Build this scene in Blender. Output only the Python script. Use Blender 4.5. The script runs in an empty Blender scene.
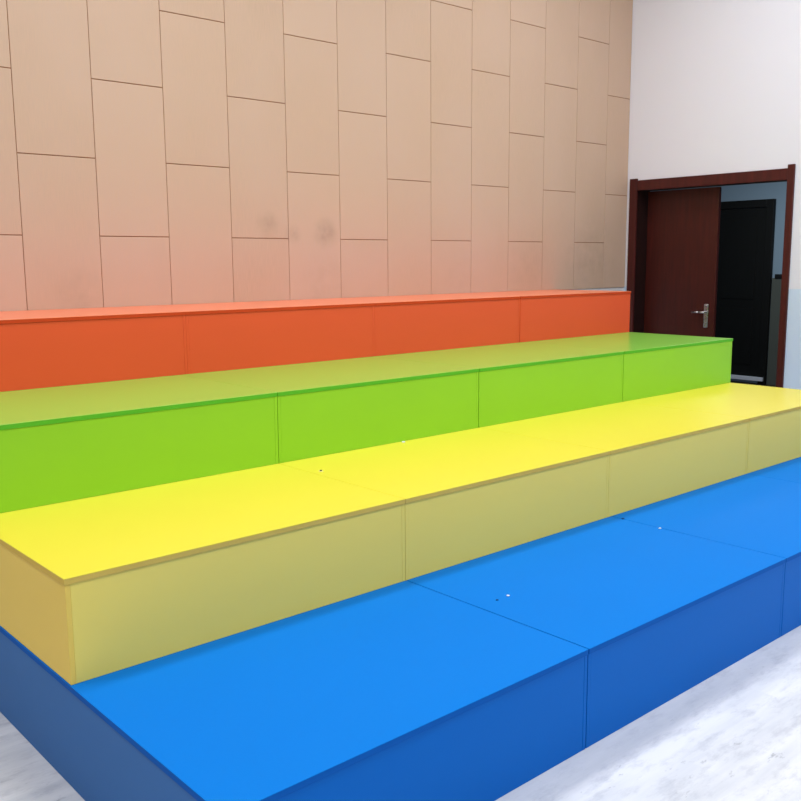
import bpy, bmesh, math, random
from mathutils import Vector, Matrix
random.seed(4)
C = bpy.context.scene.collection

# ------------------------------------------------------------ measurements
XW = 8.666                       # plane of the right wall (door wall)
XS = [2.014, 3.405, 4.790, 6.180, 7.583]      # module joints along the stand
YF = [-3.547, -2.639, -1.743, -0.810]         # front of each tier
ZT = [0.361, 0.705, 1.047, 1.389]             # top of each tier
CEIL = 4.9
JOINT = [[3.410, 4.811, 6.190], [3.402, 4.778, 6.182], [3.403, 4.771, 6.167], [3.450, 4.788, 6.190]]   # joints per tier
JGAP = [[.002, .0022, .0012], [.0011, .0012, .0018], [.0014, .0026, .0026], [.0004, .0006, .0028]]    # half the open gap

# ------------------------------------------------------------ helpers
def srgb(r, g, b):
    def f(c):
        c /= 255.0
        return c/12.92 if c <= 0.04045 else ((c+0.055)/1.055)**2.4
    return (f(r), f(g), f(b), 1.0)

def box(bm, x0, x1, y0, y1, z0, z1, bev=0.0, tone=None, layer=None):
    ret = bmesh.ops.create_cube(bm, size=1.0)
    vs = ret['verts']
    for v in vs:
        v.co.x = x0 + (v.co.x+0.5)*(x1-x0)
        v.co.y = y0 + (v.co.y+0.5)*(y1-y0)
        v.co.z = z0 + (v.co.z+0.5)*(z1-z0)
    fs = set()
    for v in vs:
        fs.update(v.link_faces)
    if bev:
        es = set()
        for v in vs:
            es.update(v.link_edges)
        r = bmesh.ops.bevel(bm, geom=list(es), offset=bev, segments=2, affect='EDGES', profile=0.5)
        fs = set(f for f in fs if f.is_valid) | set(r['faces'])
        for v in r['verts']:
            fs.update(v.link_faces)
    if layer is not None:
        for f in fs:
            for l in f.loops:
                l[layer] = (tone, tone, tone, 1.0)

def cyl(bm, p0, p1, r0, r1=None, n=20):
    p0, p1 = Vector(p0), Vector(p1)
    if r1 is None: r1 = r0
    d = p1-p0
    q = Vector((0, 0, 1)).rotation_difference(d.normalized()).to_matrix().to_4x4()
    m = Matrix.Translation((p0+p1)/2) @ q
    bmesh.ops.create_cone(bm, cap_ends=True, segments=n, radius1=r0, radius2=r1, depth=d.length, matrix=m)

def obj(name, bm, mat, parent=None, smooth=False):
    me = bpy.data.meshes.new(name)
    bm.normal_update()
    bm.to_mesh(me); bm.free()
    o = bpy.data.objects.new(name, me)
    C.objects.link(o)
    if mat: me.materials.append(mat)
    if smooth:
        for p in me.polygons: p.use_smooth = True
    if parent:
        o.parent = parent
    return o

def empty(name, loc, label, cat, group=None):
    o = bpy.data.objects.new(name, None); C.objects.link(o)
    o.location = loc; o.empty_display_size = 0.1
    o['label'] = label; o['category'] = cat
    if group: o['group'] = group
    return o

def struct(name, bm, mat, parent=None):
    o = obj(name, bm, mat, parent)
    if parent is None: o['kind'] = 'structure'
    return o

# ------------------------------------------------------------ materials
def newmat(name):
    m = bpy.data.materials.new(name); m.use_nodes = True
    nt = m.node_tree
    b = nt.nodes['Principled BSDF']
    return m, nt, b

def mixcol(nt, fac, a, b, blend='MIX'):
    n = nt.nodes.new('ShaderNodeMix'); n.data_type = 'RGBA'; n.blend_type = blend
    for s, v in ((n.inputs[0], fac), (n.inputs[6], a), (n.inputs[7], b)):
        if isinstance(v, bpy.types.NodeSocket): nt.links.new(v, s)
        else: s.default_value = v
    return n.outputs[2]

def noise(nt, scale, detail=3.0, vec=None, rough=0.5):
    n = nt.nodes.new('ShaderNodeTexNoise')
    n.inputs['Scale'].default_value = scale
    n.inputs['Detail'].default_value = detail
    n.inputs['Roughness'].default_value = rough
    if vec is not None: nt.links.new(vec, n.inputs['Vector'])
    return n.outputs['Fac']

def ramp(nt, fac, p0, p1, c0=(0, 0, 0, 1), c1=(1, 1, 1, 1)):
    r = nt.nodes.new('ShaderNodeValToRGB')
    e = r.color_ramp.elements
    e[0].position = p0; e[1].position = p1
    e[0].color = c0; e[1].color = c1
    nt.links.new(fac, r.inputs[0])
    return r.outputs[0]

def geopos(nt, scale=(1, 1, 1), loc=(0, 0, 0)):
    g = nt.nodes.new('ShaderNodeNewGeometry')
    m = nt.nodes.new('ShaderNodeMapping')
    m.inputs['Scale'].default_value = scale
    m.inputs['Location'].default_value = loc
    nt.links.new(g.outputs['Position'], m.inputs['Vector'])
    return m.outputs['Vector']

def bump(nt, b, h, strength, dist):
    n = nt.nodes.new('ShaderNodeBump')
    n.inputs['Strength'].default_value = strength
    n.inputs['Distance'].default_value = dist
    nt.links.new(h, n.inputs['Height'])
    nt.links.new(n.outputs['Normal'], b.inputs['Normal'])

def paint(name, col, rough=0.4, spec=0.5, var=0.06, scale=(1.2, 1.2, 3.0), bumpy=0.0, fine=400):
    m, nt, b = newmat(name)
    v = geopos(nt, scale)
    f = noise(nt, 1.6, 4, v)
    dark = tuple(c*(1-var) for c in col[:3])+(1,)
    lite = tuple(min(1, c*(1+var)) for c in col[:3])+(1,)
    nt.links.new(mixcol(nt, f, dark, lite), b.inputs['Base Color'])
    b.inputs['Roughness'].default_value = rough
    b.inputs['Specular IOR Level'].default_value = spec
    if bumpy:
        bump(nt, b, noise(nt, fine, 2, geopos(nt)), bumpy, 0.001)
    return m

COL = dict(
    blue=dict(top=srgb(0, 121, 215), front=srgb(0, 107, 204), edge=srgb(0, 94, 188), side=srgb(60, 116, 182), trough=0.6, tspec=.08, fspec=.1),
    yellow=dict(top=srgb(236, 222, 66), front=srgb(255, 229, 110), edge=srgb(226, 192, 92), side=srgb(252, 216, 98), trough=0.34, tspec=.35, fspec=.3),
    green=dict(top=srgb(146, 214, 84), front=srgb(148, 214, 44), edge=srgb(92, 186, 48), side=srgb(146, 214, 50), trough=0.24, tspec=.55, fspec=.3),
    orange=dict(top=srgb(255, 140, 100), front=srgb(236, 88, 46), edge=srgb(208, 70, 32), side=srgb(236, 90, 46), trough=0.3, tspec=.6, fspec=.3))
MAT = {}
for k, d in COL.items():
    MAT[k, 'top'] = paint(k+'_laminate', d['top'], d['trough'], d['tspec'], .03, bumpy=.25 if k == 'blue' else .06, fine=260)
    MAT[k, 'front'] = paint(k+'_painted_board', d['front'], .5, d['fspec'], .035)  # front tint differs from the top to carry reflected room light
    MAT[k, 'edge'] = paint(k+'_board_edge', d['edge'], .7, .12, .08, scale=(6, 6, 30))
    MAT[k, 'side'] = paint(k+'_side_board', d['side'], .5, d['fspec'], .04)  # side tint has the left end's reflected light mixed into its colour

# white plaster, and plaster with the pale blue dado
white = paint('white_plaster', srgb(226, 224, 228), .8, .2, .015, bumpy=.1, fine=90)
grey = paint('grey_plaster', srgb(150, 150, 152), .8, .2, .02)
m, nt, b = newmat('plaster_with_blue_dado')
g = nt.nodes.new('ShaderNodeNewGeometry'); sp = nt.nodes.new('ShaderNodeSeparateXYZ')
nt.links.new(g.outputs['Position'], sp.inputs[0])
gt = nt.nodes.new('ShaderNodeMath'); gt.operation = 'GREATER_THAN'; gt.inputs[1].default_value = 1.395
nt.links.new(sp.outputs['Z'], gt.inputs[0])
nt.links.new(mixcol(nt, gt.outputs[0], srgb(212, 232, 255), srgb(236, 238, 250)), b.inputs['Base Color'])
b.inputs['Roughness'].default_value = .7
bump(nt, b, noise(nt, 90, 2, geopos(nt)), .1, .001)
dado = m

# beige panels: a little tone per panel, hand smudges, fabric grain
m, nt, b = newmat('beige_acoustic_panel')
att = nt.nodes.new('ShaderNodeVertexColor'); att.layer_name = 'tone'
base = mixcol(nt, att.outputs['Color'], srgb(196, 166, 142), srgb(206, 176, 154))
n1 = noise(nt, 1.3, 4, geopos(nt, (1, 1, .6)))
base = mixcol(nt, ramp(nt, n1, .35, .7), base, srgb(204, 176, 158))
grain = noise(nt, 30, 3, geopos(nt, (8, 1, .35)))
base = mixcol(nt, ramp(nt, grain, .3, .75), base, srgb(206, 174, 150), 'MIX')
for (sx, sz, r, a) in ((4.53, 1.90, .12, .32), (4.74, 1.84, .09, .30), (5.02, 1.85, .14, .42), (3.20, 1.47, .20, .2), (2.5, 1.50, .3, .18),
                       (8.1, 1.65, .55, .20), (7.2, 1.55, .4, .10), (5.0, 1.50, .3, .1), (6.4, 1.5, .4, .06)):
    g = nt.nodes.new('ShaderNodeNewGeometry')
    d = nt.nodes.new('ShaderNodeVectorMath'); d.operation = 'DISTANCE'
    d.inputs[1].default_value = (sx, 0, sz)
    nt.links.new(g.outputs['Position'], d.inputs[0])
    rr = nt.nodes.new('ShaderNodeMapRange'); rr.interpolation_type = 'SMOOTHSTEP'
    rr.inputs[1].default_value = 0; rr.inputs[2].default_value = r
    rr.inputs[3].default_value = a; rr.inputs[4].default_value = 0
    nt.links.new(d.outputs['Value'], rr.inputs[0])
    mu = nt.nodes.new('ShaderNodeMath'); mu.operation = 'MULTIPLY'
    nt.links.new(rr.outputs[0], mu.inputs[0])
    nt.links.new(ramp(nt, noise(nt, 9, 4, geopos(nt)), .25, .65), mu.inputs[1])
    base = mixcol(nt, mu.outputs[0], base, srgb(112, 94, 78))
nt.links.new(base, b.inputs['Base Color'])
b.inputs['Roughness'].default_value = .62; b.inputs['Specular IOR Level'].default_value = .3
bump(nt, b, grain, .08, .001)
panelm = m
groove = paint('panel_groove_brown', srgb(150, 104, 72), .9, .1, .05)

# pale streaked floor planks
m, nt, b = newmat('pale_marbled_floor')
s1 = noise(nt, 1.5, 6, geopos(nt, (.7, 4.0, 1)), .6)
s2 = noise(nt, 6, 6, geopos(nt, (1.0, 2.6, 1), (3, 1, 0)), .7)
br = nt.nodes.new('ShaderNodeTexBrick')
nt.links.new(geopos(nt, (1, 1, 1), (0.3, 0.285, 0)), br.inputs['Vector'])
br.inputs['Scale'].default_value = 1
br.inputs['Color1'].default_value = (0, 0, 0, 1); br.inputs['Color2'].default_value = (1, 1, 1, 1)
br.inputs['Mortar'].default_value = (.5, .5, .5, 1)
br.inputs['Mortar Size'].default_value = .0008
br.inputs['Brick Width'].default_value = 1.3; br.inputs['Row Height'].default_value = .16
c = mixcol(nt, ramp(nt, s1, .38, .62), srgb(210, 214, 221), srgb(236, 238, 242))
c = mixcol(nt, ramp(nt, s2, .50, .70, (0, 0, 0, 1), (.6, .6, .6, 1)), c, srgb(176, 180, 190))
pl = nt.nodes.new('ShaderNodeMath'); pl.operation = 'MULTIPLY'; pl.inputs[1].default_value = .16
nt.links.new(br.outputs['Color'], pl.inputs[0])
c = mixcol(nt, pl.outputs[0], c, srgb(170, 178, 190))
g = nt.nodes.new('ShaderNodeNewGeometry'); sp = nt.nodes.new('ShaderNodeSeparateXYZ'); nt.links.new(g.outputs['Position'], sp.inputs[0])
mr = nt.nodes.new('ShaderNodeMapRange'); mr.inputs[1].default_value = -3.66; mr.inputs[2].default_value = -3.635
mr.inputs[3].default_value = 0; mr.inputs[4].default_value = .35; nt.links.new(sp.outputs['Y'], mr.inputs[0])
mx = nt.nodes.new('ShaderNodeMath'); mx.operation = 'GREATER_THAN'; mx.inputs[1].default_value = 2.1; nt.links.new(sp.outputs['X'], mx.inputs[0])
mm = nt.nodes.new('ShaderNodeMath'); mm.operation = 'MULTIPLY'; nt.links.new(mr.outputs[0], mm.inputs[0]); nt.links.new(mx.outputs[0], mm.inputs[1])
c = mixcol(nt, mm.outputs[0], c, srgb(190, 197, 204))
s3 = noise(nt, 9, 5, geopos(nt, (1.0, 2.4, 1), (7, 2, 0)), .7)
c = mixcol(nt, ramp(nt, s3, .63, .74, (0, 0, 0, 1), (.8, .8, .8, 1)), c, srgb(140, 144, 152))
nt.links.new(c, b.inputs['Base Color'])
b.inputs['Roughness'].default_value = .42; b.inputs['Specular IOR Level'].default_value = .4
floorm = m

# dark red wood
def wood(name, c0, c1, rough, sc=(14, 14, 1.2)):
    m, nt, b = newmat(name)
    f = noise(nt, 2.2, 6, geopos(nt, sc), .6)
    nt.links.new(mixcol(nt, ramp(nt, f, .3, .7), c0, c1), b.inputs['Base Color'])
    b.inputs['Roughness'].default_value = rough
    b.inputs['Specular IOR Level'].default_value = .35
    return m
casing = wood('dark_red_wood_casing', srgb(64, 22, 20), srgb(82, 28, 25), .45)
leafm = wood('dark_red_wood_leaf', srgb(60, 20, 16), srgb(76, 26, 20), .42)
jambm = wood('dark_wood_reveal', srgb(30, 13, 12), srgb(40, 16, 14), .5)  # reveal wood darkened to carry the shade inside the opening
unlitwood = wood('near_black_wood', srgb(8, 9, 8), srgb(15, 15, 14), .6)  # dark brown door wood painted near black for its unlit place
mt, nt, b = newmat('brushed_steel'); b.inputs['Metallic'].default_value = 1
b.inputs['Base Color'].default_value = srgb(205, 205, 210); b.inputs['Roughness'].default_value = .28
nt.links.new(ramp(nt, noise(nt, 60, 2, geopos(nt)), .3, .7, (.22, .22, .22, 1), (.34, .34, .34, 1)), b.inputs['Roughness'])
steel = mt
corr_wall = paint('grey_blue_corridor_wall', srgb(150, 172, 190), .8, .2, .03)
corr_dado = paint('dark_grey_corridor_dado', srgb(96, 100, 94), .7, .2, .04)
corr_cap = paint('black_dado_rail', srgb(26, 28, 30), .5, .3, .03)
corr_floor = paint('dark_brown_corridor_floor', srgb(56, 42, 36), .5, .3, .1)

# ------------------------------------------------------------ the setting
XL, YN = -2.6, -9.0
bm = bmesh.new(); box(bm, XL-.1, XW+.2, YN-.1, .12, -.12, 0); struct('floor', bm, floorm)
bm = bmesh.new(); box(bm, XL-.1, XW+.2, YN-.1, .12, CEIL, CEIL+.12); struct('ceiling', bm, white)
bm = bmesh.new(); box(bm, XL-.1, XW, .03, .12, 0, CEIL); wb = struct('wall_back', bm, white)
bm = bmesh.new(); box(bm, XL-.1, XL, YN, .03, 0, CEIL); struct('wall_left', bm, grey)
bm = bmesh.new(); box(bm, XL-.1, XW, YN-.1, YN, 0, CEIL); struct('wall_front', bm, grey)
# right wall with the door opening cut out
OY0, OY1, OZ = -1.630, -0.050, 2.385
bm = bmesh.new()
box(bm, XW, XW+.2, OY1, .12, 0, CEIL)
box(bm, XW, XW+.2, YN-.1, OY0, 0, CEIL)
box(bm, XW, XW+.2, OY0, OY1, OZ, CEIL)
struct('wall_right', bm, dado)

# beige panelling, running bond of upright panels; front faces at y = 0
bm = bmesh.new(); box(bm, XL, XW-.002, .0045, .030, 1.386, CEIL)
obj('panel_backing', bm, groove, wb)
bm = bmesh.new(); lay = bm.loops.layers.color.new('tone')
W, H, X0, Z0 = .4511, .8976, 2.897, 1.809
g = .0017; gh = .0024
for i in range(-13, 14):
    x0, x1 = X0+i*W+g, X0+(i+1)*W-g
    x0 = max(x0, XL+.002); x1 = min(x1, XW-.004)
    if x1-x0 < .03: continue
    j0 = 0 if i % 2 else 1
    for j in range(j0-2, 9, 2):
        z0, z1 = Z0+j*H/2+gh, Z0+(j+2)*H/2-gh
        z0 = max(z0, 1.384); z1 = min(z1, CEIL-.002)
        if z1-z0 < .03: continue
        box(bm, x0, x1, 0, .018, z0, z1, .0022, random.random(), lay)
obj('beige_wall_panels', bm, panelm, wb)
# small trim under the panelling
bm = bmesh.new(); box(bm, 7.62, XW-.002, .008, .030, 1.33, 1.383, .002)
obj('panel_base_trim', bm, white, wb)

# room seen through the doorway
RX = XW+.2; D = XW+4.0
bm = bmesh.new(); box(bm, RX, D+.1, -3.2, 4.2, -.12, 0); struct('floor_beyond', bm, corr_floor)
bm = bmesh.new(); box(bm, RX, D+.1, -3.2, 4.2, 3.2, 3.3); struct('ceiling_beyond', bm, corr_wall)
bm = bmesh.new(); box(bm, D, D+.1, -3.2, 4.2, 0, 3.2); wbey = struct('wall_beyond', bm, corr_wall)
bm = bmesh.new(); box(bm, RX, D, 4.1, 4.2, 0, 3.2); box(bm, RX, D, -3.2, -3.1, 0, 3.2); box(bm, RX, RX+.05, .12, 4.1, 0, 3.2)
struct('wall_side_beyond', bm, corr_wall)
bm = bmesh.new(); box(bm, D-.012, D, -3.1, .50, 0, 1.40); box(bm, D-.012, D, 2.12, 4.1, 0, 1.40)
obj('dado_panel', bm, corr_dado, wbey)
bm = bmesh.new(); box(bm, D-.03, D, -3.1, .46, 1.40, 1.45, .004); box(bm, D-.03, D, 2.12, 4.1, 1.40, 1.45, .004)
obj('dado_rail', bm, corr_cap, wbey)

# far double door, darkened as unlit
t = empty('double_door', (D, 1.3, 0), 'near-black double door on the far wall seen through the open doorway', 'door')
def local(t, f):
    bm = bmesh.new(); f(bm)
    bmesh.ops.translate(bm, vec=-Vector(t.location), verts=bm.verts)
    return bm
def f(bm):
    box(bm, D-.07, D-.014, .50, .60, 0, 2.41, .004); box(bm, D-.07, D-.014, 2.02, 2.12, 0, 2.41, .004)
    box(bm, D-.07, D-.014, .60, 2.02, 2.31, 2.41, .004)
obj('door_frame', local(t, f), unlitwood, t)
for y0, y1 in ((.605, 1.307), (1.313, 2.015)):
    def f(bm):
        box(bm, D-.05, D-.016, y0, y1, .10, 2.305, .003)
        for zz0, zz1 in ((.25, 1.0), (1.12, 2.18)):
            box(bm, D-.058, D-.05, y0+.12, y1-.12, zz0, zz1, .003)
    lf = obj('door_leaf', local(t, f), unlitwood, t)
def f(bm):
    box(bm, D-.10, D-.052, .52, 2.10, .045, .095, .003)
o = obj('sill_bar', local(t, f), paint('pale_sill', srgb(235, 238, 250), .4, .5, .03), t); o['label'] = 'pale metal sill bar'  # pale bar stands in for a strip of light at the threshold

# ------------------------------------------------------------ the door in the right wall
t = empty('door', (XW, -.84, 0), 'dark red wooden double door in the white wall, one leaf closed, other half open', 'door')
t.name = 'door_1'; t['kind'] = 'structure'
YA, YB, ZI = -1.585, -.117, 2.300        # clear opening
def f(bm):
    box(bm, XW-.022, XW, -1.645, YA, 0, 2.425, .004)
    box(bm, XW-.022, XW, YB, -.035, 0, 2.412, .004)
    box(bm, XW-.018, XW, YA, YB, ZI, 2.395, .004)
obj('door_casing', local(t, f), casing, t)
def f(bm):
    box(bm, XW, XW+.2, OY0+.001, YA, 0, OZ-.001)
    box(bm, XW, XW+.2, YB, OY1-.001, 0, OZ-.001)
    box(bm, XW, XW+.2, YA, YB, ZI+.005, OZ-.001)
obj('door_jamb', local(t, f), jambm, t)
def f(bm):
    box(bm, XW+.165, XW+.20, -.872, YB-.004, .008, ZI-.002, .003)
    # shallow raised border on the leaf
lf = obj('door_leaf', local(t, f), leafm, t)
def f(bm):      # the other leaf, swung back into the room beyond
    box(bm, XW+.202, XW+.94, YA-.045, YA-.01, .008, ZI-.002, .003)
lf2 = obj('door_leaf', local(t, f), leafm, t); lf2['label'] = 'leaf swung open into the room beyond'

def handle(par, xf, yc, zc, sgn):
    def f(bm):
        box(bm, xf-.008, xf, yc-.021, yc+.021, zc-.115, zc+.105, .006)
    h = obj('door_handle', local(t, f), steel, par)
    def f(bm):
        cyl(bm, (xf-.008, yc, zc+.028), (xf-.05, yc, zc+.028), .011, .010)
        cyl(bm, (xf-.05, yc-.011, zc+.028), (xf-.052, yc+.05, zc+.029), .010, .009)
        cyl(bm, (xf-.052, yc+.05, zc+.029), (xf-.046, yc+.125, zc+.026), .009, .007)
    obj('lever', local(t, f), steel, h, True)
    def f(bm):
        cyl(bm, (xf-.008, yc, zc+.085), (xf-.016, yc, zc+.085), .012, .010)
        cyl(bm, (xf-.008, yc, zc-.070), (xf-.013, yc, zc-.070), .012, .011)
    obj('lock_cylinder', local(t, f), steel, h)
handle(lf, XW+.165, -.790, 1.133, 1)

# ------------------------------------------------------------ the four-tier stand
TH = .020
order = ['blue', 'yellow', 'green', 'orange']
tiername = ['lowest', 'second', 'third', 'top']
LABEL = {
 'blue': ['broad blue platform block on the floor, slate-blue outer side, leftmost of its tier',
          'blue platform block on the pale floor, second from the left of its tier',
          'blue platform block on the pale floor, third from the left of its tier',
          'blue platform block on the pale floor, rightmost of its tier'],
 'yellow': ['yellow platform block with tan outer side on the blue tier, leftmost yellow one',
            'yellow platform block on the blue tier, second yellow one from the left',
            'yellow platform block on the blue tier, third yellow one from the left',
            'yellow platform block on the blue tier, rightmost, nearest the doorway'],
 'green': ['lime green platform block on the yellow tier, leftmost green one',
           'lime green platform block on the yellow tier, second green one from the left',
           'lime green platform block on the yellow tier, third green one from the left',
           'lime green platform block on the yellow tier, rightmost, in front of the door'],
 'orange': ['orange platform block against the beige panelled wall, leftmost of the top tier',
            'orange platform block against the beige panelled wall, second from the left',
            'orange platform block against the beige panelled wall, third from the left',
            'orange platform block against the beige panelled wall, rightmost, beside the door']}
def tier_block(k, c):
    col = order[k]
    x0 = XS[0] if c == 0 else JOINT[k][c-1]+JGAP[k][c-1]
    x1 = XS[4] if c == 3 else JOINT[k][c]-JGAP[k][c]
    yf = YF[k]; yb = -.004
    z0 = ZT[k-1] if k else 0.0
    z1 = ZT[k]
    lab = LABEL[col][c]
    t = empty('platform_block', ((x0+x1)/2, yf, z0), lab, 'platform', col+' platform blocks forming one tier of the stand')
    e = .0035                                     # little overhang of the top board
    lx = e if c == 0 else 0; rx = e if c == 3 else 0
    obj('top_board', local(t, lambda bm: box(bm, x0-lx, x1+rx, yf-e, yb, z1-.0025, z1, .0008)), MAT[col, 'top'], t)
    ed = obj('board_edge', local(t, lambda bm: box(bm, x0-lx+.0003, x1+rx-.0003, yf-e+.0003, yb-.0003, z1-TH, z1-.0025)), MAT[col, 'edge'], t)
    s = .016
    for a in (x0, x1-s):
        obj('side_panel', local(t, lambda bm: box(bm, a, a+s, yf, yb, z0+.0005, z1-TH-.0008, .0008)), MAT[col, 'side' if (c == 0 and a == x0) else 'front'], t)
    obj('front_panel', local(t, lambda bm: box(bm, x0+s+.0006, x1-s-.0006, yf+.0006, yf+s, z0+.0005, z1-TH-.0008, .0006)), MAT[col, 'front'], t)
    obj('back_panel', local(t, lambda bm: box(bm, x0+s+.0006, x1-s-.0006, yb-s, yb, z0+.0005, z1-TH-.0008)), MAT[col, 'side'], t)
    return t
for k in range(4):
    for c in range(4):
        tier_block(k, c)

# ------------------------------------------------------------ small litter on the treads
def chip(name, loc, r, mat, label, cat, flat=.35):
    bm = bmesh.new()
    bmesh.ops.create_icosphere(bm, subdivisions=2, radius=r)
    for v in bm.verts:
        k = 1+random.uniform(-.22, .22)
        v.co = Vector((v.co.x*k, v.co.y*k*.8, max(v.co.z*flat, -r*flat*.6)*k))
    zmin = min(v.co.z for v in bm.verts)
    bmesh.ops.translate(bm, vec=(0, 0, -zmin), verts=bm.verts)
    o = obj(name, bm, mat); o.location = loc; o['label'] = label; o['category'] = cat
    return o
chipw = paint('white_chip', srgb(225, 232, 238), .8, .2, .05)
chipd = paint('dark_blue_chip', srgb(8, 50, 110), .8, .2, .05)
chip('paint_chip', (3.580, -3.037, .361), .007, chipw, 'tiny pale chip on the blue tread near the left blue seam', 'debris')
chip('paint_chip', (3.515, -3.039, .361), .006, chipd, 'tiny dark speck on the blue tread beside the left blue seam', 'debris')
chip('paint_chip', (4.799, -2.928, .361), .008, chipw, 'tiny pale chip lying on the right blue seam', 'debris')
chip('paint_chip', (4.809, -2.708, .361), .009, chipd, 'tiny dark speck on blue tread close to the yellow riser', 'debris')
chip('paint_chip', (4.175, -1.765, .705), .010, chipw, 'small white chip on the yellow tread against the green riser', 'debris')
t = empty('screw', (3.453, -2.007, .705), 'small dark screw with pale washer on the yellow tread near its seam', 'screw')
bm = bmesh.new(); cyl(bm, (0, 0, 0), (0, 0, .0015), .012, .011); obj('washer', bm, paint('pale_washer', srgb(235, 225, 150), .5, .4, .05), t)
bm = bmesh.new(); cyl(bm, (0, 0, .0015), (0, 0, .005), .006, .004); obj('screw_head', bm, corr_cap, t)

# ------------------------------------------------------------ light
def area(name, loc, sx, sy, power, col=(1, 1, 1), rot=(0, 0, 0)):
    l = bpy.data.lights.new(name, 'AREA'); l.shape = 'RECTANGLE'; l.size = sx; l.size_y = sy
    l.energy = power; l.color = col
    o = bpy.data.objects.new(name, l); C.objects.link(o); o.location = loc; o.rotation_euler = rot
    return o
for x in (0.5, 3.6, 6.7):
    for y in (-6.9, -4.3, -1.9):
        area('ceiling_lamp', (x, y, CEIL-.02), 1.2, .6, 48, (.98, .99, 1))
area('far_room_lamp', (10.6, -.2, 3.15), 1.2, 1.2, 50, (.9, .97, 1))  # unseen area light added to brighten the room beyond
w = bpy.data.worlds.new('World'); bpy.context.scene.world = w; w.use_nodes = True
w.node_tree.nodes['Background'].inputs[0].default_value = (.9, .95, 1, 1)
w.node_tree.nodes['Background'].inputs[1].default_value = .6

# ------------------------------------------------------------ camera
yaw, pitch, roll = .7253, -.1503, -.0070
fw = Vector((math.sin(yaw)*math.cos(pitch), math.cos(yaw)*math.cos(pitch), math.sin(pitch)))
rt = Vector((math.cos(yaw), -math.sin(yaw), 0)); up = rt.cross(fw)
rt2 = rt*math.cos(roll)+up*math.sin(roll); up2 = rt2.cross(fw)
cd = bpy.data.cameras.new('camera'); cam = bpy.data.objects.new('camera', cd); C.objects.link(cam)
cd.sensor_width = 36; cd.lens = 919.494*36/801; cd.clip_start = .05; cd.clip_end = 100
M = Matrix.Identity(4)
for r in range(3):
    M[r][0] = rt2[r]; M[r][1] = up2[r]; M[r][2] = -fw[r]
M.translation = (1.0039, -5.3210, 1.6497)
cam.matrix_world = M
sc = bpy.context.scene; sc.camera = cam
sc.view_settings.view_transform = 'Standard'; sc.view_settings.look = 'None'
sc.view_settings.exposure = 0
